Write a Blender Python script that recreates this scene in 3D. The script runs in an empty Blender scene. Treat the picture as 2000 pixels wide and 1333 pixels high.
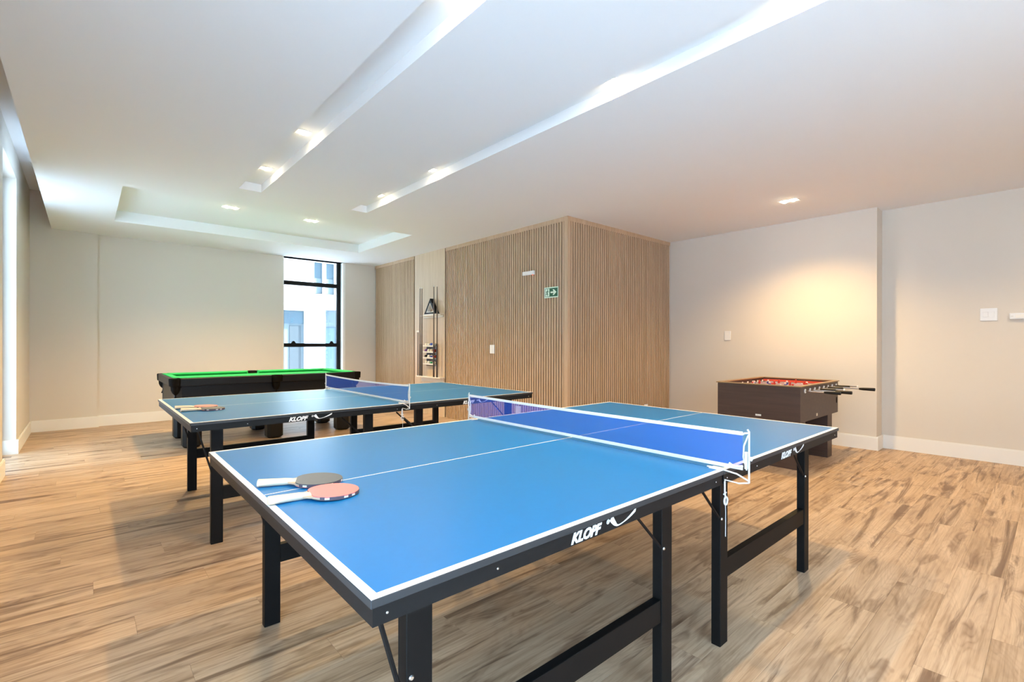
import bpy, math, random
from mathutils import Vector, Matrix
from math import pi, sin, cos, radians
random.seed(7)
sc = bpy.context.scene
COL = sc.collection

# ------------------------------------------------------------------ camera
F, CY, YAW, PITCH, ROLL, HC = 943.21, 671.72, 0.8474, -0.0004, 0.0020, 1.2227
fw = Vector((cos(YAW)*cos(PITCH), sin(YAW)*cos(PITCH), sin(PITCH)))
r0 = Vector((sin(YAW), -cos(YAW), 0)); u0 = r0.cross(fw)
rt = r0*cos(ROLL)+u0*sin(ROLL); up = -r0*sin(ROLL)+u0*cos(ROLL)
cd = bpy.data.cameras.new('camera'); cam = bpy.data.objects.new('camera', cd); COL.objects.link(cam)
cd.sensor_width = 36; cd.lens = F*36/2000; cd.shift_y = (CY-666.5)/2000; cd.clip_start = .02
cam.matrix_world = Matrix(((rt.x, up.x, -fw.x, 0), (rt.y, up.y, -fw.y, 0), (rt.z, up.z, -fw.z, HC), (0, 0, 0, 1)))
sc.camera = cam

# ------------------------------------------------------------------ world, exposure
SKY = 7.2
w = bpy.data.worlds.new('world'); sc.world = w; w.use_nodes = True
bg = w.node_tree.nodes['Background']; bg.inputs[0].default_value = (.54, .78, 1, 1); bg.inputs[1].default_value = SKY
vs = sc.view_settings
vs.view_transform = 'Standard'; vs.look = 'None'; vs.exposure = 0.0; vs.gamma = 1; vs.use_curve_mapping = False
sc.cycles.max_bounces = 9; sc.cycles.diffuse_bounces = 6; sc.cycles.glossy_bounces = 3
SPOT_W, FOOS_W, TRAY_W = 82, 225, 260          # lamp powers
LAMP = (1, .66, .25)

SUN = 38
sl_ = bpy.data.lights.new('sun', 'SUN'); sl_.energy = SUN; sl_.angle = .02; sl_.color = (1, .985, .96)
sun = bpy.data.objects.new('sun', sl_); COL.objects.link(sun)
sun.rotation_euler = Vector((-.40, .26, -.88)).to_track_quat('-Z', 'Y').to_euler()

def portal(x, y0, y1, z0, z1):
    l = bpy.data.lights.new('portal', 'AREA'); l.shape = 'RECTANGLE'; l.size = y1-y0; l.size_y = z1-z0
    l.cycles.is_portal = True
    o = bpy.data.objects.new('daylight_portal', l); COL.objects.link(o)
    o.location = (x, (y0+y1)/2, (z0+z1)/2); o.rotation_euler = (pi/2, 0, -pi/2)
portal(-.70, 6.41, 7.57, .02, 2.98)
portal(-.70, -1.55, 1.5, .02, 2.6)
def portal_front(y, x0, x1, z0, z1):
    l = bpy.data.lights.new('portal', 'AREA'); l.shape = 'RECTANGLE'; l.size = x1-x0; l.size_y = z1-z0
    l.cycles.is_portal = True
    o = bpy.data.objects.new('daylight_portal', l); COL.objects.link(o)
    o.location = ((x0+x1)/2, y, (z0+z1)/2); o.rotation_euler = (pi/2, 0, 0)
portal_front(-2.05, -.3, 2.0, .02, 2.6)

# ------------------------------------------------------------------ materials
def new_mat(name):
    m = bpy.data.materials.new(name); m.use_nodes = True
    return m, m.node_tree, m.node_tree.nodes['Principled BSDF']
def mat(name, col, rough=.5, metal=0, spec=.5, noise=0, nscale=20, bump=0, emit=None, es=0):
    m, nt, b = new_mat(name)
    b.inputs['Base Color'].default_value = (*col, 1); b.inputs['Roughness'].default_value = rough
    b.inputs['Metallic'].default_value = metal; b.inputs['Specular IOR Level'].default_value = spec
    if emit: b.inputs['Emission Color'].default_value = (*emit, 1); b.inputs['Emission Strength'].default_value = es
    if noise or bump:
        tc = nt.nodes.new('ShaderNodeTexCoord'); n = nt.nodes.new('ShaderNodeTexNoise')
        n.inputs['Scale'].default_value = nscale; n.inputs['Detail'].default_value = 4
        nt.links.new(tc.outputs['Object'], n.inputs['Vector'])
        if noise:
            mx = nt.nodes.new('ShaderNodeMix'); mx.data_type = 'RGBA'
            mx.inputs[6].default_value = (*[c*(1-noise) for c in col], 1); mx.inputs[7].default_value = (*[min(1, c*(1+noise)) for c in col], 1)
            nt.links.new(n.outputs['Fac'], mx.inputs[0]); nt.links.new(mx.outputs[2], b.inputs['Base Color'])
        if bump:
            bp = nt.nodes.new('ShaderNodeBump'); bp.inputs['Strength'].default_value = bump; bp.inputs['Distance'].default_value = .002
            nt.links.new(n.outputs['Fac'], bp.inputs['Height']); nt.links.new(bp.outputs[0], b.inputs['Normal'])
    return m
def ramp(nt, fac, stops):
    r = nt.nodes.new('ShaderNodeValToRGB'); e = r.color_ramp.elements
    while len(e) < len(stops): e.new(.5)
    for k, (p, c) in enumerate(stops): e[k].position = p; e[k].color = (*c, 1)
    nt.links.new(fac, r.inputs[0]); return r.outputs[0]
def math_(nt, op, a, b=None):
    n = nt.nodes.new('ShaderNodeMath'); n.operation = op
    for k, v in enumerate((a, b)):
        if v is None: continue
        if isinstance(v, (int, float)): n.inputs[k].default_value = v
        else: nt.links.new(v, n.inputs[k])
    return n.outputs[0]
def comb(nt, x, y, z):
    n = nt.nodes.new('ShaderNodeCombineXYZ')
    for k, v in enumerate((x, y, z)):
        if isinstance(v, (int, float)): n.inputs[k].default_value = v
        else: nt.links.new(v, n.inputs[k])
    return n.outputs[0]
def noise_(nt, vec, scale, detail=4, rough=.55, dist=0):
    n = nt.nodes.new('ShaderNodeTexNoise'); nt.links.new(vec, n.inputs['Vector'])
    n.inputs['Scale'].default_value = scale; n.inputs['Detail'].default_value = detail
    n.inputs['Roughness'].default_value = rough; n.inputs['Distortion'].default_value = dist
    return n.outputs['Fac']
def mixc(nt, fac, a, b, mode='MIX'):
    m = nt.nodes.new('ShaderNodeMix'); m.data_type = 'RGBA'; m.blend_type = mode
    for k, v in ((0, fac), (6, a), (7, b)):
        if isinstance(v, (int, float)): m.inputs[k].default_value = v
        elif isinstance(v, tuple): m.inputs[k].default_value = (*v, 1)
        else: nt.links.new(v, m.inputs[k])
    return m.outputs[2]

PW, PL, PX0, PY0 = .182, 1.22, -.75, -2.0
def plank_material():
    m, nt, b = new_mat('vinyl_oak_plank')
    g = nt.nodes.new('ShaderNodeNewGeometry'); s = nt.nodes.new('ShaderNodeSeparateXYZ'); nt.links.new(g.outputs['Position'], s.inputs[0])
    X, Y = s.outputs[0], s.outputs[1]
    row = math_(nt, 'FLOOR', math_(nt, 'DIVIDE', math_(nt, 'SUBTRACT', Y, PY0), PW))
    off = math_(nt, 'MULTIPLY', math_(nt, 'FRACT', math_(nt, 'MULTIPLY', row, .37)), PL)
    colm = math_(nt, 'FLOOR', math_(nt, 'DIVIDE', math_(nt, 'ADD', math_(nt, 'SUBTRACT', X, PX0), off), PL))
    wn = nt.nodes.new('ShaderNodeTexWhiteNoise'); wn.noise_dimensions = '2D'; nt.links.new(comb(nt, row, colm, 0), wn.inputs['Vector'])
    rnd = wn.outputs['Value']
    rx = math_(nt, 'MULTIPLY', rnd, 57.0)
    vec = comb(nt, math_(nt, 'ADD', X, rx), Y, rx)
    def st(sx, sy): 
        mp = nt.nodes.new('ShaderNodeMapping'); nt.links.new(vec, mp.inputs['Vector']); mp.inputs['Scale'].default_value = (sx, sy, 1); return mp.outputs[0]
    fine = noise_(nt, st(2.2, 75), 1, 5, .65, .3)
    broad = noise_(nt, st(1.3, 9), 1, 4, .6, 1.0)
    patch = noise_(nt, st(2.6, 8.5), 1, 3, .55, .6)
    cat = noise_(nt, st(.9, 5.6), 1, 2, .4, .35)
    ring = math_(nt, 'POWER', math_(nt, 'ABSOLUTE', math_(nt, 'SINE', math_(nt, 'MULTIPLY', cat, 85))), 5)
    base = ramp(nt, broad, [(.28, (.40, .275, .175)), (.46, (.51, .365, .245)), (.62, (.58, .43, .30)), (.8, (.65, .50, .36))])
    streak = noise_(nt, st(.85, 12.5), 1, 5, .62, .9)
    fr = ramp(nt, fine, [(.30, (.60, .54, .48)), (.52, (1, 1, 1)), (.75, (1.12, 1.12, 1.12))])
    c = mixc(nt, .8, base, fr, 'MULTIPLY')
    rm = ramp(nt, patch, [(.55, (0, 0, 0)), (.70, (1, 1, 1))]); sm = ramp(nt, streak, [(.545, (0, 0, 0)), (.65, (1, 1, 1))])
    c = mixc(nt, math_(nt, 'MULTIPLY', ring, math_(nt, 'ADD', math_(nt, 'MULTIPLY', rm, .6), .12)), c, (.20, .115, .06))
    c = mixc(nt, math_(nt, 'MULTIPLY', rm, .62), c, (.20, .12, .075))
    c = mixc(nt, math_(nt, 'MULTIPLY', sm, .85), c, (.15, .086, .052))
    tone = ramp(nt, rnd, [(0, (.93, .92, .91)), (.5, (.98, .975, .97)), (1, (1.05, 1.04, 1.02))])
    c = mixc(nt, 1.0, c, tone, 'MULTIPLY')
    nt.links.new(c, b.inputs['Base Color']); b.inputs['Roughness'].default_value = .42; b.inputs['Specular IOR Level'].default_value = .35
    bp = nt.nodes.new('ShaderNodeBump'); bp.inputs['Strength'].default_value = .12; bp.inputs['Distance'].default_value = .001
    nt.links.new(fine, bp.inputs['Height']); nt.links.new(bp.outputs[0], b.inputs['Normal'])
    return m
def grain_material(name, light, dark, axis=2, rough=.5, k=40):
    m, nt, b = new_mat(name)
    g = nt.nodes.new('ShaderNodeNewGeometry'); mp = nt.nodes.new('ShaderNodeMapping'); nt.links.new(g.outputs['Position'], mp.inputs['Vector'])
    s = [k, k, k]; s[axis] = 1.6; mp.inputs['Scale'].default_value = s
    n = noise_(nt, mp.outputs[0], 1, 5, .6, .4)
    nt.links.new(ramp(nt, n, [(.3, dark), (.7, light)]), b.inputs['Base Color']); b.inputs['Roughness'].default_value = rough
    return m
def glass_material():
    m = bpy.data.materials.new('window_glass'); m.use_nodes = True; nt = m.node_tree; nt.nodes.clear()
    o = nt.nodes.new('ShaderNodeOutputMaterial'); t = nt.nodes.new('ShaderNodeBsdfTransparent'); t.inputs[0].default_value = (.95, .975, .985, 1)
    g = nt.nodes.new('ShaderNodeBsdfGlossy'); g.inputs['Roughness'].default_value = .02
    mx = nt.nodes.new('ShaderNodeMixShader'); mx.inputs[0].default_value = .06
    nt.links.new(t.outputs[0], mx.inputs[1]); nt.links.new(g.outputs[0], mx.inputs[2]); nt.links.new(mx.outputs[0], o.inputs[0]); return m
def net_material():
    m, nt, b = new_mat('blue_net_mesh'); o = nt.nodes['Material Output']
    b.inputs['Base Color'].default_value = (.02, .09, .50, 1); b.inputs['Roughness'].default_value = .8
    t = nt.nodes.new('ShaderNodeBsdfTransparent'); mx = nt.nodes.new('ShaderNodeMixShader'); mx.inputs[0].default_value = .56
    nt.links.new(t.outputs[0], mx.inputs[1]); nt.links.new(b.outputs[0], mx.inputs[2]); nt.links.new(mx.outputs[0], o.inputs[0]); return m

M = dict(
 plank=plank_material(),
 under=mat('floor_underlay', (.10, .065, .04), .9),
 wall=mat('greige_wall_paint', (.70, .65, .585), .85, spec=.2, bump=.15, nscale=180),
 ceil=mat('white_ceiling_paint', (.835, .86, .885), .9, spec=.2),
 white=mat('white_lacquer', (.84, .83, .80), .45, spec=.35),
 plastic=mat('white_plastic', (.82, .83, .84), .35),
 slat=grain_material('oak_slat_wood', (.58, .41, .27), (.46, .315, .195)),
 back=grain_material('slat_backing_wood', (.085, .055, .034), (.06, .038, .023)),
 panel=grain_material('oak_panel_wood', (.65, .51, .365), (.56, .42, .29), k=26),
 blackal=mat('black_aluminium', (.004, .0045, .005), .5, spec=.2),
 glass=glass_material(),
 blue=mat('blue_table_top', (.008, .16, .43), .36, spec=.28, noise=.04, nscale=60),
 line=mat('white_line_paint', (.78, .78, .78), .45),
 edge=mat('charcoal_edge_band', (.026, .031, .037), .45),
 apron=mat('black_painted_apron', (.0065, .0075, .009), .5, spec=.25, noise=.2, nscale=50),
 leg=mat('black_painted_wood', (.004, .004, .0045), .55, spec=.2, noise=.25, nscale=40),
 steel=mat('dark_steel', (.006, .006, .007), .5, spec=.2),
 screw=mat('bright_screw', (.8, .8, .8), .3, metal=1),
 net=net_material(), tape=mat('white_net_tape', (.74, .75, .77), .7), wire=mat('white_coated_wire', (.62, .63, .65), .4),
 rub_r=mat('red_rubber', (.68, .21, .20), .5, noise=.05, nscale=90), rub_k=mat('charcoal_rubber', (.08, .09, .10), .45, noise=.08, nscale=90),
 hand=grain_material('pale_handle_wood', (.78, .65, .48), (.70, .55, .39), axis=0, k=60), ply=mat('paddle_plywood', (.55, .40, .28), .6),
 etape=mat('paddle_edge_tape', (.10, .07, .09), .5), emark=mat('edge_tape_print', (.8, .78, .76), .5),
 pool=mat('black_pool_lacquer', (.005, .0055, .0065), .4, spec=.3), poolg=mat('charcoal_rail_lacquer', (.02, .019, .018), .45, spec=.3),
 cloth=mat('green_billiard_cloth', (.03, .40, .13), .9, spec=.15, noise=.06, nscale=120), leather=mat('black_leather', (.004, .0035, .003), .8, spec=.15),
 walnut=grain_material('dark_walnut_side', (.075, .042, .030), (.05, .027, .02), axis=1, rough=.45, k=30),
 lip=mat('brown_lip_trim', (.30, .19, .085), .4), red=mat('red_playing_field', (.70, .10, .05), .6), chrome=mat('chrome_rod', (.8, .8, .8), .15, metal=1),
 grip=mat('black_grip', (.008, .006, .005), .5, spec=.3), pblue=mat('blue_figure', (.04, .08, .35), .4), pred=mat('red_figure', (.6, .06, .04), .4), skin=mat('white_figure', (.8, .78, .74), .4),
 silver=mat('silver_sticker', (.7, .7, .68), .4, noise=.4, nscale=160), cream=mat('cream_sticker', (.75, .68, .55), .6),
 rackw=mat('pale_rack_wood', (.80, .74, .64), .5), cue_l=mat('maple_shaft', (.13, .09, .065), .4), cue_d=mat('dark_cue_butt', (.04, .02, .012), .35),
 bball=mat('ivory_ball', (.80, .77, .68), .15), tri=mat('black_rack_plastic', (.004, .004, .005), .5, spec=.2), triw=mat('rack_pale_edge', (.72, .70, .66), .5),
 sgreen=mat('exit_green', (.008, .10, .045), .5), sglow=mat('luminous_sign_print', (.68, .86, .70), .6), redled=mat('red_indicator', (.8, .05, .02), .3, emit=(1, .08, .02), es=2),
 lampg=mat('lamp_face', (1, .95, .85), .4, emit=(1, .80, .52), es=130),
 facade=mat('white_facade_render', (.62, .63, .64), .9), fpane=mat('blue_tinted_pane', (.05, .085, .11), .2), fdoor=mat('grey_facade_door', (.045, .06, .07), .5), fgrey=mat('pale_facade_recess', (.115, .145, .16), .8),
 ground=mat('pale_paving', (.50, .57, .65), .9, noise=.08, nscale=3),
)
BALLC = [(.85, .75, .2), (.05, .1, .45), (.65, .05, .04), (.15, .05, .25), (.75, .25, .05), (.03, .25, .1), (.3, .03, .03), (.01, .01, .01)]

# ------------------------------------------------------------------ mesh builder
class MB:
    def __init__(s): s.v = []; s.f = []; s.m = []
    def add(s, vs, fs, mi=0):
        o = len(s.v); s.v += [tuple(v) for v in vs]; s.f += [tuple(i+o for i in f) for f in fs]; s.m += [mi]*len(fs); return s
    def box(s, x0, x1, y0, y1, z0, z1, mi=0, b=0):
        if b <= 0:
            vs = [(x, y, z) for z in (z0, z1) for y in (y0, y1) for x in (x0, x1)]
            return s.add(vs, [(0, 2, 3, 1), (4, 5, 7, 6), (0, 1, 5, 4), (2, 6, 7, 3), (0, 4, 6, 2), (1, 3, 7, 5)], mi)
        # chamfered box: vertical edges and top/bottom rims
        def ring(ins, z):
            a, c, d, e = x0+ins, x1-ins, y0+ins, y1-ins
            return [(a+b, d, z), (c-b, d, z), (c, d+b, z), (c, e-b, z), (c-b, e, z), (a+b, e, z), (a, e-b, z), (a, d+b, z)]
        vs = ring(b*.7, z0)+ring(0, z0+b*.7)+ring(0, z1-b*.7)+ring(b*.7, z1)
        fs = [tuple(range(7, -1, -1)), tuple(range(24, 32))]
        for k in range(3):
            for i in range(8): j = (i+1) % 8; fs.append((k*8+i, k*8+j, k*8+8+j, k*8+8+i))
        return s.add(vs, fs, mi)
    def tube(s, pts, r, n=8, mi=0, closed=False):
        pts = [Vector(p) for p in pts]; N = len(pts); rs = r if isinstance(r, (list, tuple)) else [r]*N
        vs = []; ref = None
        for i, p in enumerate(pts):
            a = pts[(i-1) % N] if (i or closed) else p; c = pts[(i+1) % N] if (i < N-1 or closed) else p
            t = (c-a).normalized()
            if ref is None: ref = Vector((0, 0, 1)) if abs(t.z) < .9 else Vector((1, 0, 0))
            ref = (ref-t*ref.dot(t)).normalized(); q = t.cross(ref)
            vs += [p+(ref*cos(2*pi*k/n)+q*sin(2*pi*k/n))*rs[i] for k in range(n)]
        fs = []
        for i in range(N if closed else N-1):
            for k in range(n):
                a, b_ = i*n+k, i*n+(k+1) % n; c, d = ((i+1) % N)*n+(k+1) % n, ((i+1) % N)*n+k
                fs.append((a, b_, c, d))
        if not closed: fs += [tuple(range(n-1, -1, -1)), tuple((N-1)*n+k for k in range(n))]
        return s.add(vs, fs, mi)
    def lathe(s, prof, c=(0, 0, 0), n=16, mi=0):
        vs = []; 
        for r, z in prof: vs += [(c[0]+r*cos(2*pi*k/n), c[1]+r*sin(2*pi*k/n), c[2]+z) for k in range(n)]
        fs = []
        for i in range(len(prof)-1):
            for k in range(n): fs.append((i*n+k, i*n+(k+1) % n, (i+1)*n+(k+1) % n, (i+1)*n+k))
        fs += [tuple(range(n-1, -1, -1)), tuple((len(prof)-1)*n+k for k in range(n))]
        return s.add(vs, fs, mi)
    def prism(s, poly, z0, z1, mi=0, tf=None):
        n = len(poly); vs = [(x, y, z0) for x, y in poly]+[(x, y, z1) for x, y in poly]
        if tf: vs = [tf(*v) for v in vs]
        fs = [tuple(range(n-1, -1, -1)), tuple(range(n, 2*n))]+[(i, (i+1) % n, n+(i+1) % n, n+i) for i in range(n)]
        return s.add(vs, fs, mi)
    def mesh(s, name, mats, smooth=False):
        me = bpy.data.meshes.new(name); me.from_pydata(s.v, [], s.f)
        for m in (mats if isinstance(mats, (list, tuple)) else [mats]): me.materials.append(M[m] if isinstance(m, str) else m)
        for p, k in zip(me.polygons, s.m): p.material_index = k; p.use_smooth = smooth
        me.update()
        if smooth: me.set_sharp_from_angle(angle=radians(38))
        return me
    def obj(s, name, mats, parent=None, smooth=False):
        return link(name, s.mesh(name, mats, smooth), parent)
def link(name, data, parent=None, loc=None):
    o = bpy.data.objects.new(name, data); COL.objects.link(o)
    if parent: o.parent = parent
    if loc: o.location = loc
    return o
def B(*a, **k): return MB().box(*a, **k)
def thing(name, label, cat, loc=(0, 0, 0), rz=0, group=None):
    o = link(name, None); o.location = loc; o.rotation_euler = (0, 0, rz); o.empty_display_size = .1
    return tag(o, label, cat, group)
def tag(o, label, cat, group=None):
    o['label'] = label; o['category'] = cat
    if group: o['group'] = group
    return o
def struct(o, label=None):
    o['kind'] = 'structure'
    if label: o['label'] = label
    return o
def copy_tree(o, parent=None):
    c = o.copy(); COL.objects.link(c); c.parent = parent
    for ch in list(o.children): copy_tree(ch, c)
    return c
def text_mesh(body, size, shear=0, offset=0, ext=.0006):
    cu = bpy.data.curves.new('lettering', 'FONT'); cu.body = body; cu.size = size; cu.shear = shear; cu.offset = offset; cu.extrude = ext; cu.resolution_u = 3
    o = bpy.data.objects.new('lettering', cu); COL.objects.link(o)
    bpy.context.view_layer.update()
    me = bpy.data.meshes.new_from_object(o.evaluated_get(bpy.context.evaluated_depsgraph_get()))
    bpy.data.objects.remove(o); return me

# ------------------------------------------------------------------ room dimensions
ZC, XL, XR, XR2, YB1, YB2, XS, YS = 2.80, -.57, 6.82, 7.06, 9.228, 9.297, 4.472, 4.03
YF, YP, XP = -2.0, 1.386, .129       # wall behind the camera, right pier corner, back pier corner
XD = -.355                            # left edge of the dropped ceiling

# floor -------------------------------------------------------------
floor = struct(B(-.74, XR2+.1, YF-.1, YB2+.1, -.12, -.006).obj('floor', 'under'), 'floor of oak-look planks running across the room')
rest = MB(); full = B(0, PL-.0007, 0, PW-.0007, -.006, 0).mesh('plank', 'plank')
nrow = int((YB2+.1-PY0)/PW)+1; nobj = 0
def seen(x, y):
    d = Vector((x, y, -HC)); z = d.dot(fw)
    if z < .3: return False
    a = F*d.dot(rt)/z; b_ = F*d.dot(up)/z
    return abs(a) < 1120 and b_ > -820 and z < 5.6
for r in range(nrow):
    y0 = PY0+r*PW; y1 = min(y0+PW, YB2+.1); off = ((r*.37) % 1)*PL; k = 0
    while True:
        x0 = PX0-off+k*PL; x1 = x0+PL; k += 1
        if x0 > XR2+.1: break
        a, b_ = max(x0, -.74), min(x1, XR2+.1)
        if b_-a < .02: continue
        vis = any(seen(x0+PL*q, (y0+y1)/2) for q in (0, .33, .66, 1)) and not (x0 > XS and y0 > YS)
        if vis and nobj < 300:
            nobj += 1
            if a == x0 and b_ == x1 and y1-y0 > PW-1e-4: link('plank', full, floor, (x0, y0, 0))
            else: B(a, b_-.0007, y0, y1-.0007, -.006, 0).obj('plank', 'plank', floor)
        else: rest.box(a, b_-.0007, y0, y1-.0007, -.006, 0)
rest.obj('far_planks', 'plank', floor)['kind'] = 'stuff'

# ceiling with two light slots and a raised tray ------------------------------
SL1, SL2, TR = (1.166, 1.377, .25, 5.53), (2.352, 2.547, .25, 5.545), (.277, 3.565, 6.24, 8.09)
SD, TD, TOP = .082, .14, 3.3
c = MB()
xs = sorted({XD, XR2+.1, SL1[0], SL1[1], SL2[0], SL2[1], TR[0], TR[1]}); ys = sorted({YF-.1, YB2+.2, .25, 5.53, 5.545, 6.24, 8.09})
for i in range(len(xs)-1):
    for j in range(len(ys)-1):
        mx, my = (xs[i]+xs[i+1])/2, (ys[j]+ys[j+1])/2; h = 0
        for (a, b_, d, e), dep in ((SL1, SD), (SL2, SD), (TR, TD)):
            if a < mx < b_ and d < my < e: h = dep
        c.box(xs[i], xs[i+1], ys[j], ys[j+1], ZC+h, TOP+.1)
c.box(XL-.3, XD, YF-.1, YB2+.2, TOP, TOP+.1)
struct(c.obj('ceiling', 'ceil'), 'white dropped ceiling with two long light slots and a raised tray')

# walls -------------------------------------------------------------
A0, A1, AZ = 6.395, 7.575, 3.02
D0, D1, DZ = -1.55, 1.5, 2.62
XO = -.73
wl = MB()
for y0, y1, z0, z1 in ((YF-.1, D0, 0, TOP), (D0, D1, DZ, TOP), (D1, A0, 0, TOP), (A0, A1, AZ, TOP), (A1, YB2+.2, 0, TOP)): wl.box(XO, XL, y0, y1, z0-.1 if z0 == 0 else z0, z1)
struct(wl.obj('wall_left', 'wall'), 'left wall with a bright floor-to-ceiling opening near its far end')
WX0, WX1, WZ0 = 2.68, 3.83, .42
wb = MB()
for x0, x1, z0, z1 in ((XO, WX0, -.1, TOP), (WX0, WX1, -.1, WZ0), (WX0, WX1, ZC, TOP), (WX1, XR2+.1, -.1, TOP)): wb.box(x0, x1, YB2, YB2+.2, z0, z1)
wb.box(XL, XP, YB1, YB2, -.1, TOP)
struct(wb.obj('wall_back', 'wall'), 'greige far wall with a shallow pier and a tall window')
wr = B(XR2, XR2+.15, YF, YP, -.1, ZC+.2); wr.box(XR, XR2+.15, YP, YB2, -.1, ZC+.2)
struct(wr.obj('wall_right', 'wall'), 'greige right wall stepping back beside the foosball table')
wfr = B(XO, -.35, YF-.15, YF, -.1, TOP); wfr.box(2.05, XR2+.15, YF-.15, YF, -.1, TOP).box(-.35, 2.05, YF-.15, YF, 2.64, TOP)  # gap left for glazing added as a source of fill daylight
struct(wfr.obj('wall_front', 'wall'), 'wall behind the viewpoint with an added opening for fill daylight')
bh = .156
def skirt(name, pts):
    mb = MB()
    for x0, x1, y0, y1 in pts:
        mb.box(x0, x1, y0, y1, 0, bh-.012); cx = .004
        mb.box(x0+(cx if x1-x0 < .03 else 0), x1-(cx if x1-x0 < .03 else 0), y0+(cx if y1-y0 < .03 else 0), y1-(cx if y1-y0 < .03 else 0), bh-.012, bh)
    struct(mb.obj(name, 'white'), 'white skirting board')
t = .018
skirt('baseboard_left', [(XL, XL+t, D1, A0), (XL, XL+t, A1, YB1), (XO+.03, XL+t, A1-t, A1), (XO+.03, XL+t, A0, A0+t)])
skirt('baseboard_back', [(XL+t, XP+t, YB1-t, YB1), (XP, XP+t, YB1, YB2), (XP+t, XS, YB2-t, YB2)])
skirt('baseboard_right', [(XR-t, XR, YP-t, YS), (XR, XR2, YP-t, YP), (XR2-t, XR2, YF, YP-t)])

# slatted inner block -----------------------------------------------
PITCH_, SWD, SDP = .0452, .0255, .018
core = B(XS, XR, YS, YB2, 0, ZC); wi = struct(core.obj('wall_inner_left', 'back'), 'oak-slatted wall facing the tables with a plain panel for the cue rack')
sl = B(0, SDP, 0, SWD, .0, ZC-.055).mesh('slat', 'slat')
PN0, PN1 = 6.70, 7.724
y = YS+.045
while y < YB2-.03:
    if not (PN0-.03 < y < PN1): link('slat', sl, wi, (XS-SDP, y, 0))
    y += PITCH_
B(XS-SDP-.002, XS+.0, PN0+.022, PN1-.032, 0, ZC).obj('flat_panel', 'panel', wi)
B(XS-SDP-.001, XS, YS, PN0, ZC-.055, ZC).obj('top_rail', 'slat', wi)
B(XS-SDP-.001, XS, PN1, YB2, ZC-.055, ZC).obj('top_rail', 'slat', wi)
B(XS-SDP-.005, XS+.03, YS-SDP-.008, YS+.036, 0, ZC-.0005).obj('corner_post', 'slat', wi)
wf = struct(B(XS+.03, XR, YS-.003, YS, 0, ZC).obj('wall_inner_front', 'back'), 'oak-slatted end of the inner block beside the foosball table')
sl2 = B(0, SWD, 0, SDP, 0, ZC-.055).mesh('slat', 'slat')
x = XS+.045
while x < XR-.02: link('slat', sl2, wf, (x, YS-SDP-.003, 0)); x += PITCH_
B(XS+.03, XR, YS-SDP-.004, YS-.003, ZC-.055, ZC).obj('top_rail', 'slat', wf)

# windows -----------------------------------------------------------
def pane_window(name, along, pos, a0, a1, z0, z1, mull, bars, fr=.06, dp=.05, label=None):
    def bx(mb, p0, p1, q0, q1, zz0, zz1):
        return mb.box(p0, p1, q0, q1, zz0, zz1) if along == 'x' else mb.box(q0, q1, p0, p1, zz0, zz1)
    fm = MB(); bx(fm, a0, a0+fr, pos-dp/2, pos+dp/2, z0, z1); bx(fm, a1-fr, a1, pos-dp/2, pos+dp/2, z0, z1)
    bx(fm, a0+fr, a1-fr, pos-dp/2, pos+dp/2, z0, z0+fr); bx(fm, a0+fr, a1-fr, pos-dp/2, pos+dp/2, z1-fr, z1)
    root = struct(fm.obj(name, 'blackal'), label)
    for m_ in mull: bx(MB(), m_-fr/2, m_+fr/2, pos-dp/2, pos+dp/2, z0+fr, z1-fr).obj('mullion', 'blackal', root)
    for b0, b1 in bars: bx(MB(), a0+fr, a1-fr, pos-dp/2-.004, pos+dp/2, b0, b1).obj('transom', 'blackal', root)
    zs = [z0+fr]+[v for b_ in bars for v in b_]+[z1-fr]; es = [a0+fr]+[v for m_ in mull for v in (m_-fr/2, m_+fr/2)]+[a1-fr]
    for i in range(0, len(zs), 2):
        for j in range(0, len(es), 2): bx(MB(), es[j], es[j+1], pos-.003, pos+.003, zs[i], zs[i+1]).obj('pane', 'glass', root)
    return root
win = pane_window('window_1', 'x', YB2+.153, WX0-.02, 3.787, WZ0, ZC+.095, [], [(1.15, 1.218), (2.305, 2.38)], fr=.072, label='tall black-framed window in the far wall')
for x in (2.85, 3.56): MB().prism([(0, 0), (.09, 0), (.06, .045), (.03, .045)], 0, .02, tf=lambda a, b_, z: (x+a, YB2+.11+z, 1.216+b_)).obj('latch', 'blackal', win)
struct(B(3.787, WX1+.001, YB2+.002, YB2+.198, WZ0, ZC).obj('trim_1', 'white'), 'white window reveal')
struct(B(WX0-.001, WX0+.012, YB2+.002, YB2+.12, WZ0, ZC).obj('trim_2', 'white'), 'white window reveal')
pane_window('window_2', 'y', -.71, A0, A1, 0, AZ, [(A0+A1)/2], [], label='glazed door in the left wall opening')
pane_window('window_3', 'y', -.71, D0, D1, 0, DZ, [D0+1.02, D0+2.04], [], label='glazed doors in the left wall beside the viewpoint')

pane_window('fill_window_4', 'x', YF-.1, -.35, 2.05, 0, 2.64, [.85], [], label='unseen glazed doors added behind the viewpoint for fill daylight')  # unseen glazing, added and sized to bring in frontal fill daylight

# outside -----------------------------------------------------------
struct(B(-30, 30, -25, 40, -.5, -.3).obj('ground', 'ground'), 'pale paved ground outside')
fb = thing('building', 'white rendered building with blue-tinted windows seen through the far window', 'building', (0, 16, -.3))
wallm = MB()
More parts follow.
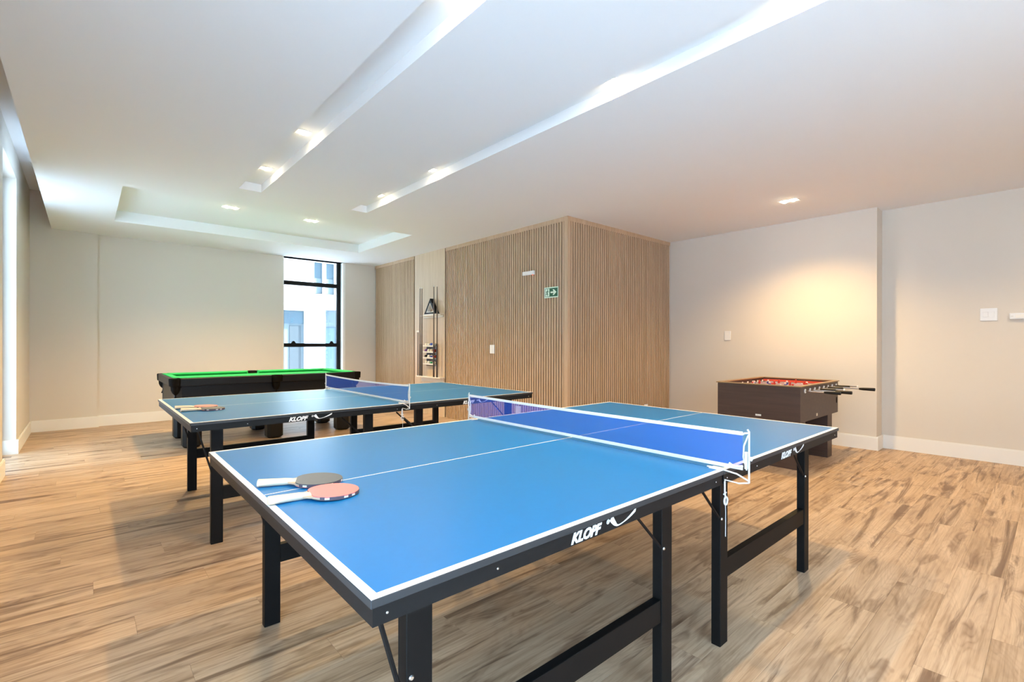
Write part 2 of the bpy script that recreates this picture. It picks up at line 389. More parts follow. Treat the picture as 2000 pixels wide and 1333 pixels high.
# facade pieces around openings, repeated every 2.9 m
per = 2.93
opn = []
for k in range(-2, 4):
    o = k*per
    opn += [(5.56+o, 5.86+o, 3.13, 4.17, 'w'), (5.945+o, 6.25+o, 3.13, 4.17, 'w'), (4.56+o, 5.28+o, .1, 2.56, 'd'), (5.93+o, 6.45+o, .1, 2.62, 'd2')]
xs = sorted({-3.5, 17.5}|{v for o in opn for v in o[:2]}); zs = sorted({0, 8, .1, 2.56, 2.62, 3.13, 4.17})
for i in range(len(xs)-1):
    for j in range(len(zs)-1):
        mx, mz = (xs[i]+xs[i+1])/2, (zs[j]+zs[j+1])/2
        if not any(a < mx < b_ and c_ < mz < d for a, b_, c_, d, _ in opn): wallm.box(xs[i], xs[i+1], 0, .3, zs[j], zs[j+1])
wallm.obj('wall', 'facade', fb)
for a, b_, z0, z1, kd in opn:
    wn = B(a, b_, .14, .2, z0, z1).obj('window', 'fpane' if kd == 'w' else 'fgrey', fb)
    if kd == 'w': B(a+.03, b_-.03, .12, .139, z0+.03, z0+.5*(z1-z0)).obj('pane', 'fgrey', wn)
    elif kd == 'd':
        B(a+.28, b_-.1, .11, .139, z0, 2.08).obj('door', 'fdoor', wn); B(a+.02, b_-.02, .12, .139, 2.14, z1-.02).obj('pane', 'fpane', wn)
    else: B(a+.05, b_-.05, .12, .139, z0+.05, 2.05).obj('pane', 'fpane', wn)
B(-3.5, 17.5, -.08, 0, 2.70, 2.78).obj('ledge', 'facade', fb)

# ------------------------------------------------------------------ downlights
def downlight(label, x, y, z, sx, sy, n, along, power, group, size=138, blend=.9):
    o = thing('downlight', label, 'light', (x, y, z), 0, group)
    fr = MB(); e = .012
    for a, b_, c_, d in ((-sx/2-e, sx/2+e, -sy/2-e, -sy/2), (-sx/2-e, sx/2+e, sy/2, sy/2+e), (-sx/2-e, -sx/2, -sy/2, sy/2), (sx/2, sx/2+e, -sy/2, sy/2)): fr.box(a, b_, c_, d, -.004, 0)
    fr.obj('frame', 'plastic', o)
    for k in range(n):
        p = (k-(n-1)/2)*(sx if along == 'x' else sy)/n
        cx, cy = (p, 0) if along == 'x' else (0, p)
        MB().lathe([(.002, -.020), (.014, -.0185), (.023, -.012), (.027, -.003), (.036, -.002), (.036, 0)], (cx, cy, 0), 20).obj('lamp', 'lampg', o)
        l = bpy.data.lights.new('spot', 'SPOT'); l.energy = power/n; l.color = LAMP; l.spot_size = radians(size); l.spot_blend = blend; l.shadow_soft_size = .022
        s = link('lamp_light', l, o); s.location = (cx, cy, -.045)
zs_ = ZC+SD
for i, (y, d) in enumerate(((4.985, 'farthest along the left ceiling slot'), (3.935, 'second along the left ceiling slot'), (1.87, 'third along the left ceiling slot'), (.83, 'nearest end of the left ceiling slot'))):
    downlight('warm recessed spotlight '+d, 1.285, y, zs_, .09, .075, 1, 'x', SPOT_W, 'spotlights in the left ceiling slot')
for i, (y, d) in enumerate(((5.03, 'farthest along the right ceiling slot'), (3.965, 'second along the right ceiling slot'), (1.872, 'third along the right ceiling slot'), (.83, 'nearest end of the right ceiling slot'))):
    downlight('warm recessed spotlight '+d, 2.46, y, zs_, .09, .075, 1, 'x', SPOT_W, 'spotlights in the right ceiling slot')
downlight('twin-lamp recessed downlight on the left of the ceiling tray', 1.375, 6.93, ZC+TD, .17, .085, 2, 'x', TRAY_W, 'twin downlights in the tray')
downlight('twin-lamp recessed downlight on the right of the ceiling tray', 2.37, 6.93, ZC+TD, .17, .085, 2, 'x', TRAY_W, 'twin downlights in the tray')
downlight('twin-lamp recessed downlight in the ceiling above the foosball table', 5.79, 1.965, ZC, .085, .17, 2, 'y', FOOS_W, None)

downlight('twin-lamp recessed downlight in the ceiling near the right wall, beyond the frame edge', 5.79, -.5, ZC, .085, .17, 2, 'y', FOOS_W*.4, None)

# ------------------------------------------------------------------ table tennis tables
L, W, TH = 2.74, 1.565, .76
txt = text_mesh('KLOPF', .0365, .38, .0017)
reg = text_mesh('\u00ae', .017, .2, .0003)
def swoosh():
    top = []; bot = []
    for k in range(15):
        q = k/14
        x = .0+q*.112
        yy = -.013+.026*abs(2*(q-.26)/1.48)**1.7 if q > .26 else -.013+.027*((.26-q)/.26)**1.6
        wd = .0020+.0055*max(0, (q-.5)/.5) if q > .26 else .0026+.005*((.26-q)/.26)
        nx = .9 if q < .15 else .25
        top.append((x+wd*nx, yy+wd*.8)); bot.append((x-wd*nx, yy-wd*.8))
    return top+bot[::-1]
SW = swoosh()
def make_table():
    root = thing('ping_pong_table', 'x', 'table')
    for h in (0, 1):
        u0, u1 = h*L/2+(.0015 if h else 0), h*L/2+L/2-(0 if h else .0015)
        top = B(u0, u1, 0, W, TH-.0165, TH, 0, b=.0016).obj('table_half', 'edge', root)
        lw, e = .020, .0012; z0, z1 = TH-.0006, TH+.0004
        a, b_ = (u0+lw, u1) if h == 0 else (u0, u1-lw)
        B(a, b_, lw, W/2-.0026, z0, z1).obj('playing_surface', 'blue', top)
        B(a, b_, W/2+.0026, W-lw, z0, z1).obj('playing_surface', 'blue', top)
        B(u0+e, u1-e, e, lw, z0, z1).obj('side_line', 'line', top); B(u0+e, u1-e, W-lw, W-e, z0, z1).obj('side_line', 'line', top)
        B(*((u0+e, a) if h == 0 else (b_, u1-e)), lw, W-lw, z0, z1).obj('end_line', 'line', top)
        B(a, b_, W/2-.0026, W/2+.0026, z0, z1).obj('centre_line', 'line', top)
        ai, at, zb = .006, .022, TH-.0165-.037
        ap = MB().box(u0+ai, u1-.004, ai, ai+at, zb, TH-.0165).box(u0+ai, u1-.004, W-ai-at, W-ai, zb, TH-.0165)
        ap.box(u0+ai, u0+ai+at, ai+at, W-ai-at, zb, TH-.0165).box(u1-.004-at, u1-.004, ai+at, W-ai-at, zb, TH-.0165)
        apo = ap.obj('apron', 'apron', root)
        for us in (u0+.035, u1-.05, u0+.3):
            MB().lathe([(.0028, 0), (.002, .0012)], (0, 0, 0), 8).obj('screw', 'screw', apo).matrix_local = Matrix.Translation((us, ai, zb+.018)) @ Matrix.Rotation(pi/2, 4, 'X')
        lu = .526 if h == 0 else 1.914
        tm = link('lettering', txt, apo); tm.rotation_euler = (pi/2, 0, 0); tm.location = (lu+.014, ai-.0008, zb+.006); tm.scale = (1.05, 1, 1)
        if not txt.materials: txt.materials.append(M['line'])
        if not reg.materials: reg.materials.append(M['line'])
        rm = link('registered_mark', reg, apo); rm.rotation_euler = (pi/2, 0, 0); rm.location = (lu+.158, ai-.0008, zb+.021)
        MB().prism(SW, 0, .0008, tf=lambda x, y, z: (lu+.180+x*1.04, ai-z, zb+.0195+y)).obj('swoosh', 'line', apo)
    lw_, lt = .064, .038
    near = [(.121, 1.101), (1.530, 2.489)]; far = [(L-2.553, L-1.594), (L-1.165, L-.185)]
    far = [(.187, 1.146), (1.575, 2.555)]
    for v0, sets in ((.090, near), (W-.128, far)):
        for ua, ub in sets:
            for u in (ua, ub):
                B(u, u+lw_, v0, v0+lt, 0, TH-.054, b=.002).obj('leg', 'leg', root)
                MB().tube([(u-(.17 if u > .3 else .065), v0+.008, TH-.072), (u+.004, v0+.008, .50+.02 if u > .3 else .44)], .0055, 6).obj('brace', 'steel', root)
                MB().lathe([(.006, 0), (.004, .003)], (0, 0, 0), 8).obj('bolt', 'screw', root).matrix_local = Matrix.Translation((u+.012, v0, .515)) @ Matrix.Rotation(pi/2, 4, 'X')
            B(ua+lw_, ub, v0+.004, v0+lt-.004, .262, .340, b=.0015).obj('stretcher', 'leg', root)
    return root
T1 = make_table(); T1.location = (.384, .8153, 0); T1.rotation_euler = (0, 0, -.0038)
T1['label'] = 'bright blue ping-pong table with white lines nearest the camera'; T1['group'] = 'ping-pong tables'
T2 = copy_tree(T1); T2.location = (.4492, 3.3003, 0); T2.rotation_euler = (0, 0, .0036)
T2['label'] = 'ping-pong table standing between the nearest table and the pool table'

# ------------------------------------------------------------------ nets
def make_net(label, sag):
    r = thing('table_tennis_net', label, 'net', group='ping-pong nets')
    v0, v1, z0, z1 = -.066, W+.012, TH+.012, TH+.150
    n = 24; sh = MB(); tp = MB(); bt = MB()
    def zt(v): q = (v-v0)/(v1-v0); return z1-sag*4*q*(1-q)
    def zb_(v): q = (v-v0)/(v1-v0); return z0+.002-.0*q
    P_ = [v0+(v1-v0)*k/n for k in range(n+1)]
    for k in range(n):
        a, b_ = P_[k], P_[k+1]
        sh.add([(0, a, zb_(a)), (0, b_, zb_(b_)), (0, b_, zt(b_)), (0, a, zt(a))], [(0, 1, 2, 3)])
    for mb, f, h in ((tp, zt, .013), (bt, lambda v: zb_(v)+.012, .013)):
        vs = []
        for v in P_: z = f(v); vs += [(-.0018, v, z-h), (.0018, v, z-h), (.0018, v, z), (-.0018, v, z)]
        fs = [(i*4+k, i*4+(k+1) % 4, i*4+4+(k+1) % 4, i*4+4+k) for i in range(n) for k in range(4)]+[(3, 2, 1, 0), (n*4, n*4+1, n*4+2, n*4+3)]
        mb.add(vs, fs)
    sh.obj('mesh_panel', 'net', r); tp.obj('top_tape', 'tape', r); bt.obj('bottom_tape', 'tape', r)
    for s in (0, 1):
        def q(u, v, z): return (u, v if s == 0 else W-v, TH+z)
        br = MB()
        ve = -.088 if s == 0 else -.012+.03-.035   # near posts stand further out
        br.tube([q(0, ve, -.028), q(0, ve, .02), q(0, ve, .10), q(0, ve, .152), q(0, ve+.006, .160)], .0034, 8)
        br.tube([q(0, ve, .148), q(0, ve+.016, .145), q(0, ve+.022, .14)], .0035, 6)
        br.tube([q(0, ve+.003, .14), q(0, ve+.018, .10), q(0, ve+.02, .06), q(0, ve+.008, .015)], .003, 8)
        for k, uo in enumerate((-.003, .003)): br.box(uo-.0015, uo+.0015, *sorted((q(0, ve+.004, 0)[1], q(0, ve+.014, 0)[1])), TH+.02, TH+.08)
        post = br.obj('post', 'wire', r, True)
        ck = MB().tube([q(0, ve-.004, .062), q(.0, ve-.012, .060), q(0, ve-.006, .052)], .004, 6); ck.tube([q(-.004, ve+.02, .028), q(-.006, ve+.05, .022), q(-.006, ve+.068, .031)], .0045, 6)
        ck.obj('tension_clip', 'wire', post, True)
        cl = MB()
        cl.tube([q(.0, ve, -.022), q(-.006, ve+.04, -.003), q(-.01, .02, .006), q(-.01, .06, .005)], .003, 8)
        cl.tube([q(.0, ve, -.028), q(-.01, ve+.03, -.034), q(-.016, -.010, -.030), q(-.016, -.010, -.085)], .0028, 8)
        cl.box(-.02, .02, *sorted((q(0, -.002, 0)[1], q(0, .05, 0)[1])), TH+.001, TH+.004)
        cl.obj('clamp', 'wire', r, True)
        sw = MB(); sw.tube([q(-.022, -.012, -.035), q(-.026, -.014, -.075), q(-.02, -.014, -.092)], .003, 6)
        sw.tube([q(-.032, -.013, -.079), q(-.008, -.011, -.077)], .0028, 6)
        cxy = [(-.018+.012*cos(2*pi*k/12), -.014, -.105+.014*sin(2*pi*k/12)) for k in range(12)]
        sw.tube([q(*p) for p in cxy], .0034, 6, closed=True)
        sw.obj('clamp_screw', 'wire', r, True)
        MB().tube([q(-.016, -.010, -.08), q(-.015, -.012, -.15), q(-.016, -.012, -.235)] if s == 0 else [q(-.01, -.01, -.06), q(-.01, -.01, -.1)], .0012, 5).obj('cord', 'wire', r, True)
    return r
N1 = make_net('blue mesh net with white tapes across the nearest ping-pong table', .004)
N1.matrix_world = T1.matrix_basis @ Matrix.Translation((L/2, 0, 0))
N2 = make_net('blue mesh net with white tapes across the ping-pong table by the pool table', .012)
N2.matrix_world = T2.matrix_basis @ Matrix.Translation((L/2, 0, 0))
# dark strap hanging from the far table's net clamp
tag(MB().tube([(1.80, 3.27, .66), (1.84, 3.25, .62), (1.90, 3.22, .54), (1.93, 3.20, .44), (1.97, 3.19, .34), (1.96, 3.2, .14), (1.95, 3.2, .004)], .006, 6).obj('strap', 'grip', None, True), 'black strap hanging from the net clamp of the table by the pool table', 'strap')

# ------------------------------------------------------------------ paddles
def make_paddle(label, cap, x, y, z, ang, tilt=.03):
    r = thing('paddle', label, 'paddle', (x, y, z), ang, 'ping-pong paddles'); r.rotation_euler = (0, tilt, ang)
    N = 36; out = []
    for k in range(N):
        a = 2*pi*k/N; rx, ry = .0785, .0745
        px, py = rx*cos(a), ry*sin(a)
        if px < -.055: py *= .92
        out.append((px, py))
    neck = [(-.070, .034), (-.088, .018), (-.088, -.018), (-.070, -.034)]
    MB().prism(out, .003, .008).prism([(p[0], p[1]) for p in neck[::-1]], .0033, .0077).obj('blade', 'ply', r)
    cut = [(max(px, -.064), py) for px, py in [(p[0]*.992, p[1]*.992) for p in out]]
    MB().prism(cut, .008, .011).obj('rubber', cap, r); MB().prism(cut, 0, .003).obj('rubber', 'rub_k' if cap == 'rub_r' else 'rub_r', r)
    ed = MB(); mk = MB()
    for k in range(N):
        a, b_ = out[k], out[(k+1) % N]
        if (a[0]+b_[0])/2 < -.045: continue
        tgt = mk if k % 6 in (0, 4) else ed

        s = 1.008; z0, z1 = (.003, .0075) if tgt is mk else (.001, .0102); tgt.add([(a[0]*s, a[1]*s, z0), (b_[0]*s, b_[1]*s, z0), (b_[0]*s, b_[1]*s, z1), (a[0]*s, a[1]*s, z1), (a[0], a[1], z0), (b_[0], b_[1], z0), (b_[0], b_[1], z1), (a[0], a[1], z1)], [(0, 1, 2, 3), (3, 2, 6, 7), (0, 4, 5, 1)])
    e = ed.obj('edge_tape', 'etape', r); mk.obj('edge_print', 'emark', e)
    h = MB(); secs = [(-.064, .019, .0072), (-.078, .0155, .0095), (-.095, .0135, .0112), (-.13, .0142, .0115), (-.165, .0168, .0118), (-.176, .0172, .0118), (-.178, .0155, .010)]
    vs = []
    for xx, hw, hh in secs: vs += [(xx, hw*cos(2*pi*(k+.5)/12)*1.03, .0055+hh*sin(2*pi*(k+.5)/12)) for k in range(12)]
    fs = [(i*12+k, (i+1)*12+k, (i+1)*12+(k+1) % 12, i*12+(k+1) % 12) for i in range(len(secs)-1) for k in range(12)]+[tuple(range(12)), tuple(len(vs)-1-k for k in range(12))]
    h.add(vs, fs); h.obj('handle', 'hand', r, True)
    return r
zp = TH+.0029
make_paddle('charcoal-faced paddle with pale handle on the nearest ping-pong table', 'rub_k', .577, 1.628, zp, -.40)
make_paddle('red-faced paddle with pale handle on the nearest ping-pong table', 'rub_r', .566, 1.470, zp, -.10)
make_paddle('red-faced paddle with pale handle on the table by the pool table', 'rub_r', .640, 4.035, zp, -.12)
make_paddle('charcoal-faced paddle with pale handle on the table by the pool table', 'rub_k', .655, 3.876, zp, -.03)

# ------------------------------------------------------------------ pool table
PT = thing('pool_table', 'black six-legged pool table with green cloth in front of the far window', 'pool table', (.70, 6.48, 0))
LX, LY, PZ = 2.2, 1.27, .822
rail = MB(); rw = .075
def rail_seg(mb, x0, x1, y0, y1):  # sloped rail outer profile
    mb.box(x0, x1, y0, y1, PZ-.085, PZ, b=.006)
for nm, a in (('rail', (.09, LX/2-.06, 0, rw)), ('rail', (LX/2+.06, LX-.09, 0, rw)), ('rail', (.09, LX/2-.06, LY-rw, LY)), ('rail', (LX/2+.06, LX-.09, LY-rw, LY)), ('rail', (0, rw, .09, LY-.09)), ('rail', (LX-rw, LX, .09, LY-.09))):
    m_ = MB(); rail_seg(m_, *a); m_.obj(nm, 'poolg' if a[1]-a[0] < .1 else 'pool', PT)
# cushions: green cloth wedges covering the rail's inner half
def cushion(x0, x1, y0, y1, ax, sgn):
    mb = MB(); d = .052
    if ax == 'y':   # runs along x, nose toward sgn*y
        yo = y0 if sgn > 0 else y1
        pr = [(-.035*sgn, PZ+.0008), (-.035*sgn, PZ+.006), (.012*sgn, PZ+.006), (d*sgn, PZ-.004), (d*sgn, PZ-.012), (.02*sgn, PZ-.04), (0, PZ-.04), (0, PZ+.0008)]
        vs = [(x0+(.03 if p[0]*sgn > .02 else 0), yo+p[0], p[1]) for p in pr]+[(x1-(.03 if p[0]*sgn > .02 else 0), yo+p[0], p[1]) for p in pr]
    else:
        xo = x0 if sgn > 0 else x1
        pr = [(-.035*sgn, PZ+.0008), (-.035*sgn, PZ+.006), (.012*sgn, PZ+.006), (d*sgn, PZ-.004), (d*sgn, PZ-.012), (.02*sgn, PZ-.04), (0, PZ-.04), (0, PZ+.0008)]
        vs = [(xo+p[0], y0+(.03 if p[0]*sgn > .02 else 0), p[1]) for p in pr]+[(xo+p[0], y1-(.03 if p[0]*sgn > .02 else 0), p[1]) for p in pr]
    n = len(pr); fs = [tuple(range(n)), tuple(range(2*n-1, n-1, -1))]+[(i, n+i, n+(i+1) % n, (i+1) % n) for i in range(n)]
    mb.add(vs, fs); mb.obj('cushion', 'cloth', PT)
for a, b_ in ((.10, LX/2-.06), (LX/2+.06, LX-.10)):
    cushion(a, b_, rw, rw+.05, 'y', 1); cushion(a, b_, LY-rw-.05, LY-rw, 'y', -1)
cushion(rw, rw+.05, .10, LY-.10, 'x', 1); cushion(LX-rw-.05, LX-rw, .10, LY-.10, 'x', -1)
B(.04, LX-.04, .04, LY-.04, PZ-.075, PZ-.035).obj('bed', 'cloth', PT)
for i, (px, py) in enumerate(((.055, .055), (LX-.055, .055), (.055, LY-.055), (LX-.055, LY-.055), (LX/2, .03), (LX/2, LY-.03))):
    side = i > 3
    pk = MB().lathe([(.05, -.088), (.062, -.08), (.066, -.01), (.062, .002), (.05, .002), (.046, -.03), (.03, -.05)], (px, py, PZ), 16).obj('pocket', 'leather', PT, True)
    bag = MB().lathe([(.006, -.19), (.03, -.165), (.045, -.13), (.048, -.08)], (px, py, PZ), 12)
    bag.obj('pocket_bag', 'leather', pk, True)
    MB().lathe([(.022, -.25), (.016, -.235), (.006, -.20), (.004, -.185)], (px, py, PZ), 10).obj('tassel', 'leather', pk, True)
B(.045, LX-.045, .06, LY-.06, PZ-.10, PZ-.076).obj('slate_frame', 'pool', PT)
bd = MB()
for x0, x1, y0, y1 in ((.05, LX-.05, .075, .10), (.05, LX-.05, LY-.10, LY-.075), (.05, .075, .10, LY-.10), (LX-.075, LX-.05, .10, LY-.10)): bd.box(x0, x1, y0, y1, .42, PZ-.10, b=.004)
bd.obj('body', 'pool', PT)
for lx in (.235, 1.135, 2.035):
    for ly in (.27, 1.03):
        B(lx-.095, lx+.095, ly-.095, ly+.095, 0, .50, b=.035).obj('leg', 'pool', PT)
for lx in (.08, LX-.08):
    for ly in (.1, LY-.1): B(lx-.035, lx+.045 if lx < 1 else lx+.035, ly-.03, ly+.03, .42, PZ-.10, b=.012).obj('corner_block', 'poolg', PT)
MB().lathe([(.012, 0), (.008, .006)], (0, 0, 0), 10).obj('lock_plate', 'steel', PT).matrix_local = Matrix.Translation((LX/2+.02, .0, PZ-.04)) @ Matrix.Rotation(pi/2, 4, 'X')

# ------------------------------------------------------------------ foosball table
FX0, FX1, FY0, FY1, FZ = 5.155, 6.345, 1.645, 2.455, .805
FT = thing('foosball_table', 'dark walnut foosball table with red field and long rods by the right wall', 'foosball table', (FX0, FY0, 0))
fx, fy, wt = FX1-FX0, FY1-FY0, .028
B(0, wt, 0, fy, .46, FZ).obj('end_panel', 'walnut', FT); B(fx-wt, fx, 0, fy, .46, FZ).obj('end_panel', 'walnut', FT)
sp = B(wt, fx-wt, 0, wt, .46, FZ).obj('side_panel', 'walnut', FT); B(wt, fx-wt, fy-wt, fy, .46, FZ).obj('side_panel', 'walnut', FT)
lipw = MB(); o_, i_ = -.012, .036
for a in ((o_, fx-o_, o_, i_), (o_, fx-o_, fy-i_, fy-o_), (o_, i_, i_, fy-i_), (fx-i_, fx-o_, i_, fy-i_)): lipw.box(*a, FZ, FZ+.010)
lipw.obj('top_trim', 'lip', FT)
B(wt, fx-wt, wt, fy-wt, .63, .66).obj('playing_field', 'red', FT)
B(fx-wt-.012, fx-wt, wt, fy-wt, .66, FZ-.014).obj('end_lining', 'red', FT)
B(wt, wt+.012, wt, fy-wt, .66, FZ-.014).obj('end_lining', 'red', FT)
B(.0, .14, .0, fy, 0, .46).obj('end_leg', 'walnut', FT); B(fx-.36, fx-.215, .0, fy, 0, .46).obj('end_leg', 'walnut', FT)
B(.14, fx-.36, fy-.05, fy-.02, .36, .46).obj('back_stretcher', 'walnut', FT)
B(-.002, 0, .36, .415, .488, .506).obj('sticker', 'silver', FT)
B(.46, .50, -.002, 0, .485, .512).obj('sticker', 'cream', FT)
MB().prism([(.009*cos(2*pi*k/14), .035*sin(2*pi*k/14)) for k in range(14)], 0, .003, tf=lambda a, b_, z: (fx-.05+a*1.6, -z, .60+b_)).obj('ball_slot', 'leather', FT)
hl = [(.0, .285), (.1, .345), (.03, .2), (.09, .31), (-.06, .2), (.02, .26), (.05, .30), (-.04, .24)]
teams = [('pblue', 1), ('pblue', 2), ('pred', 3), ('pblue', 4), ('pred', 4), ('pblue', 3), ('pred', 2), ('pred', 1)]
ext = [.285, .34, .17, .22, .16, .40, .15, .2]
for k in range(8):
    x = .125+k*.142; zr = .762; e = ext[k]
    rod = MB().tube([(x, -e, zr), (x, fy-.004, zr)], .0075, 8).obj('rod', 'chrome', FT, True)
    if k % 2 == 0 or k == 1 or k == 5: MB().tube([(x, -e-.015, zr), (x, -e-.01, zr), (x, -e+.09, zr), (x, -e+.12, zr)], [.014, .0165, .014, .011], 10).obj('handle', 'grip', rod, True)
    else: MB().tube([(x, -e-.01, zr), (x, -e+.004, zr)], [.011, .012], 10).obj('end_cap', 'plastic', rod, True)
    for yy in (-.006, fy-wt-.006): MB().tube([(x, yy, zr), (x, yy+.012 if yy < 0 else yy+.008, zr)], .021, 12).obj('bearing', 'plastic', rod, True)
    tm, n = teams[k]
    for q in range(n):
        yq = fy*(q+1)/(n+1)
        p = MB().box(x-.009, x+.009, yq-.013, yq+.013, zr-.03, zr+.022, b=.004)
        p.lathe([(.004, .020), (.010, .026), (.011, .034), (.007, .041), (.001, .043)], (x, yq, zr), 10, 1); p.box(x-.008, x+.010, yq-.010, yq+.010, zr-.085, zr-.03, 0, b=.003)
        p.obj('player', [tm, 'skin' if tm == 'pblue' else tm], rod)

# ------------------------------------------------------------------ cue rack on the flat panel
XP_ = XS-SDP-.002
CR = thing('cue_rack', 'pale wooden wall rack with ball ledges on the plain oak panel', 'rack', (XP_, 6.70, 0))
def rbox(nm, y0, y1, z0, z1, d, x0=0): return B(-d, -x0, y0-6.70, y1-6.70, z0, z1, b=.002).obj(nm, 'rackw', CR)
rbox('top_shelf', 6.74, 7.40, 1.690, 1.708, .08); rbox('back_strip', 6.76, 7.38, 1.66, 1.690, .012)
rbox('base_shelf', 6.71, 7.46, .640, .660, .105); rbox('back_strip', 6.74, 7.44, .56, .640, .012)
B(-.010, 0, .23, .572, .84, 1.22).obj('back_board', 'cue_d', CR)
lz = [1.165, 1.062, .962, .858]
for z in lz:
    l_ = rbox('ball_ledge', 6.93, 7.272, z, z+.008, .085, .010); B(-.085, -.075, .23, .572, z+.008, z+.024).obj('front_lip', 'rackw', l_)
order = ['leftmost', 'second from left', 'second from right', 'rightmost']; rows = ['top', 'second', 'third', 'bottom']
bi = 0
for r_, z in enumerate(lz):
    for q in range(4):
        yb = 7.228-q*.085; k = r_*4+q
        if k % 3 == 0 or q == 1: bm = M['bball']; nm = 'ivory'
        else:
            cc = BALLC[(k-1) % 8]; nm = ['yellow', 'blue', 'red', 'purple', 'orange', 'green', 'maroon', 'black'][(k-1) % 8]; bm = None
        prof = [(max(.0005, .0285*sin(pi*i/10)), .0285-.0285*cos(pi*i/10)) for i in range(11)]
        b_ = MB()
        n0 = 14; b_.lathe(prof, (0, 0, 0), n0)
        if bm is None:
            key = 'ball_'+nm
            if key not in M: M[key] = mat(key, cc, .12)
            mats = [M[key], M['bball']]
            # number disc, and white caps on the striped balls
            if k > 8: b_.m = [1 if (i//n0 in (0, 1, 2, 7, 8, 9)) else 0 for i in range(len(b_.f))]
            o_b = b_.obj('billiard_ball', mats, None, True)
        else: o_b = b_.obj('billiard_ball', [bm], None, True)
        o_b.location = (XP_-.044, yb, z+.0081)
        tag(o_b, 'billiard ball, %s on the %s ledge of the cue rack' % (order[q], rows[r_]), 'ball', 'billiard balls on the cue rack')
for yq, top_, lab in ((7.352, 2.19, 'leftmost'), (7.291, 2.185, 'second from left'), (6.908, 2.183, 'second from right'), (6.808, 2.175, 'rightmost')):
    cu = thing('cue_stick', 'slim pool cue standing upright in the wall rack, %s of the four' % lab, 'cue', (XP_-.055 if 0 else XP_-.108, yq, .66), 0, 'pool cues in the wall rack')
    cu.location.x = XP_-.094
    MB().tube([(0, 0, .0), (0, 0, .55)], [.0145, .0115], 10).obj('butt', 'cue_d', cu, True); MB().tube([(0, 0, .55), (0, 0, top_-.675)], [.0115, .0065], 10).obj('shaft', 'cue_l', cu, True)
    MB().tube([(0, 0, top_-.675), (0, 0, top_-.66)], [.0065, .006], 8).obj('tip', 'line', cu, True)
bs = thing('bridge_stick', 'short rest stick with a pale cross head at the left of the cue rack', 'cue', (XP_-.094, 7.42, .66))
MB().tube([(0, 0, 0), (0, 0, .76)], [.011, .008], 8).obj('shaft', 'cue_l', bs, True)
B(-.008, .008, -.045, .045, .755, .785, b=.004).obj('cross_head', 'rackw', bs)
tr = thing('ball_triangle', 'black triangular ball rack standing on the top shelf of the cue rack', 'ball rack', (XP_-.042, 7.06, 1.7085))
h_, wd = .275, .40
def tri(s): return [(-wd/2*s, 0), (wd/2*s, 0), (0, h_*s)]
def tri_frame(mb, so, si, x0, x1):
    o_ = [(-wd/2*so, .0+.095*(1-so)), (wd/2*so, .095*(1-so)), (0, h_*so+.095*(1-so))]; i_ = [(-wd/2*si, .095*(1-si)), (wd/2*si, .095*(1-si)), (0, h_*si+.095*(1-si))]
    vs = [(x, *p) for x in (x0, x1) for p in o_+i_]
    fs = []
    for k in range(3):
        j = (k+1) % 3; fs += [(k, j, 3+j, 3+k), (6+k, 9+k, 9+j, 6+j), (k, 6+k, 6+j, j), (3+k, 3+j, 9+j, 9+k)]
    mb.add(vs, fs)
m_ = MB(); tri_frame(m_, 1, .58, -.032, .03); m_.obj('frame', 'tri', tr)
m_ = MB(); tri_frame(m_, .585, .49, -.034, .028); m_.obj('inner_edge', 'triw', tr)
B(-.034, .03, -.20, .20, .0, .012).obj('bottom_edge', 'triw', tr)

# ------------------------------------------------------------------ wall devices
XW = XS-SDP
def plate(name, label, cat, face, a0, a1, z0, z1, pos, d=.012, n=1):
    """face 'x': plate on a wall facing -X at pos"""
    def bx(p0, p1, q0, q1, zz0, zz1, b=.0015):
        return MB().box(p0, p1, q0, q1, zz0, zz1, b=b) if face == 'x' else MB().box(q0, q1, p0, p1, zz0, zz1, b=b)
    o = thing(name, label, cat, ((pos, (a0+a1)/2, z0) if face == 'x' else ((a0+a1)/2, pos, z0)))
    hw, h = (a1-a0)/2, z1-z0
    def fin(mb, nm): return mb.obj(nm, 'plastic', o)
    fin(bx(-d, 0, -hw, hw, 0, h, .003), 'plate')
    if cat == 'switch':
        for k in range(n): w_ = 2*hw*.72/n; c_ = (k-(n-1)/2)*w_; fin(bx(-d-.003, -d, c_-w_*.42, c_+w_*.42, h*.28, h*.72), 'rocker')
    else:
        fin(bx(-d-.002, -d, -hw*.55, hw*.55, h*.3, h*.7), 'socket')
    return o
plate('light_switch', 'narrow white switch plate on the oak slats', 'switch', 'x', 5.42, 5.526, 1.075, 1.202, XW)
plate('power_outlet', 'white outlet low on the oak slats, seen through the nearest net', 'outlet', 'x', 4.85, 4.96, .235, .365, XW)
plate('power_outlet', 'white outlet low on the slatted end beside the foosball table', 'outlet', 'y', 6.11, 6.20, .215, .335, YS-SDP-.003)
plate('power_outlet', 'small white outlet on the lit wall left of the foosball table light', 'outlet', 'x', 3.06, 3.15, 1.275, 1.405, XR)
plate('light_switch', 'wide white switch plate on the recessed right wall', 'switch', 'x', .42, .55, 1.47, 1.60, XR2, n=2)
el = thing('emergency_light', 'white emergency light bar on the recessed right wall beside the switch plate', 'emergency light', (XR2, .10, 1.478))
B(-.035, 0, -.02, .235, 0, .064, b=.008).obj('housing', 'plastic', el); B(-.0385, -.035, 0, .19, .012, .046, b=.001).obj('diffuser', 'white', el); B(-.039, -.035, .205, .222, .024, .036).obj('test_button', 'silver', el)
e2 = thing('emergency_light', 'slim white emergency light high on the oak slats', 'emergency light', (XW, 4.58, 2.133))
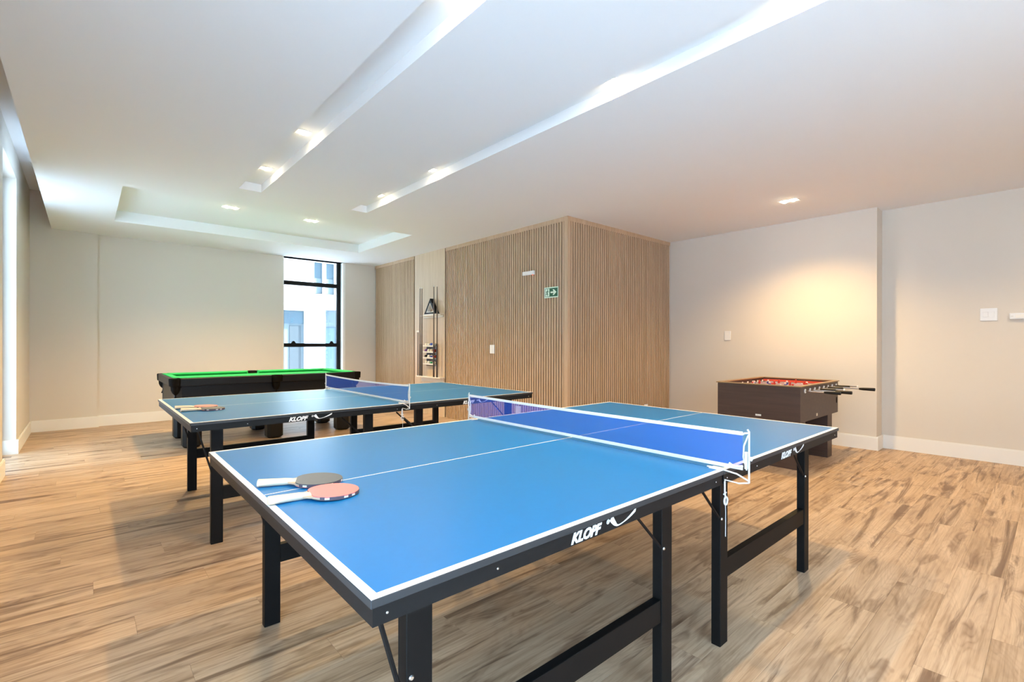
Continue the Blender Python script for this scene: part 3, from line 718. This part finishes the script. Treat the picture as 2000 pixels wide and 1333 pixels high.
B(-.03, 0, 0, .228, .004, .056, b=.006).obj('housing', 'plastic', e2); B(-.032, -.03, .012, .216, .014, .046).obj('diffuser', 'white', e2); B(-.02, -.008, .03, .045, .0, .004).obj('indicator', 'redled', e2)
sg = thing('exit_sign', 'green exit sign with a running figure and an arrow on the oak slats', 'sign', (XW, 4.287, 1.808))
sw_, sh_ = .244, .136
B(-.004, 0, -sw_/2, sw_/2, 0, sh_).obj('sign_board', 'sglow', sg)
sf = lambda a, b_, z: (-.004-z, sw_/2-a, b_)     # a from the left as seen, b up
g_ = MB()
g_.prism([(.014, .014), (.020, .014), (.020, sh_-.014), (.014, sh_-.014)], 0, .0008, tf=sf)
g_.prism([(.092, .014), (sw_-.01, .014), (sw_-.01, sh_-.014), (.092, sh_-.014)], 0, .0008, tf=sf)
g_.prism([(.014, .014), (.092, .014), (.092, .020), (.014, .020)], 0, .0007, tf=sf).prism([(.014, sh_-.02), (.092, sh_-.02), (.092, sh_-.014), (.014, sh_-.014)], 0, .0007, tf=sf)
g_.obj('green_field', 'sgreen', sg)
cy = sh_/2
MB().prism([(.112, cy-.010), (.165, cy-.010), (.150, cy-.036), (.172, cy-.036), (.215, cy), (.172, cy+.036), (.150, cy+.036), (.165, cy+.010), (.112, cy+.010)], .0008, .0014, tf=sf).obj('arrow', 'sglow', sg)
rn = MB(); rn.prism([(.062+.008*cos(2*pi*k/10), .102+.008*sin(2*pi*k/10)) for k in range(10)], 0, .0012, tf=sf)
for a, b_, w1, w2 in (((.058, .092), (.050, .062), .007, .006), ((.050, .062), (.062, .047), .0055, .005), ((.062, .047), (.060, .028), .005, .004), ((.050, .062), (.040, .044), .0055, .0045), ((.040, .044), (.028, .042), .0045, .004), ((.057, .088), (.072, .076), .004, .0035), ((.072, .076), (.082, .082), .0035, .003), ((.055, .088), (.040, .080), .004, .0035), ((.040, .080), (.036, .066), .0035, .003)):
    d = (Vector(b_)-Vector(a)).normalized(); nn = Vector((-d.y, d.x))
    rn.prism([tuple(Vector(a)+nn*w1), tuple(Vector(a)-nn*w1), tuple(Vector(b_)-nn*w2), tuple(Vector(b_)+nn*w2)], 0, .001, tf=sf)
rn.obj('running_figure', 'sgreen', sg)
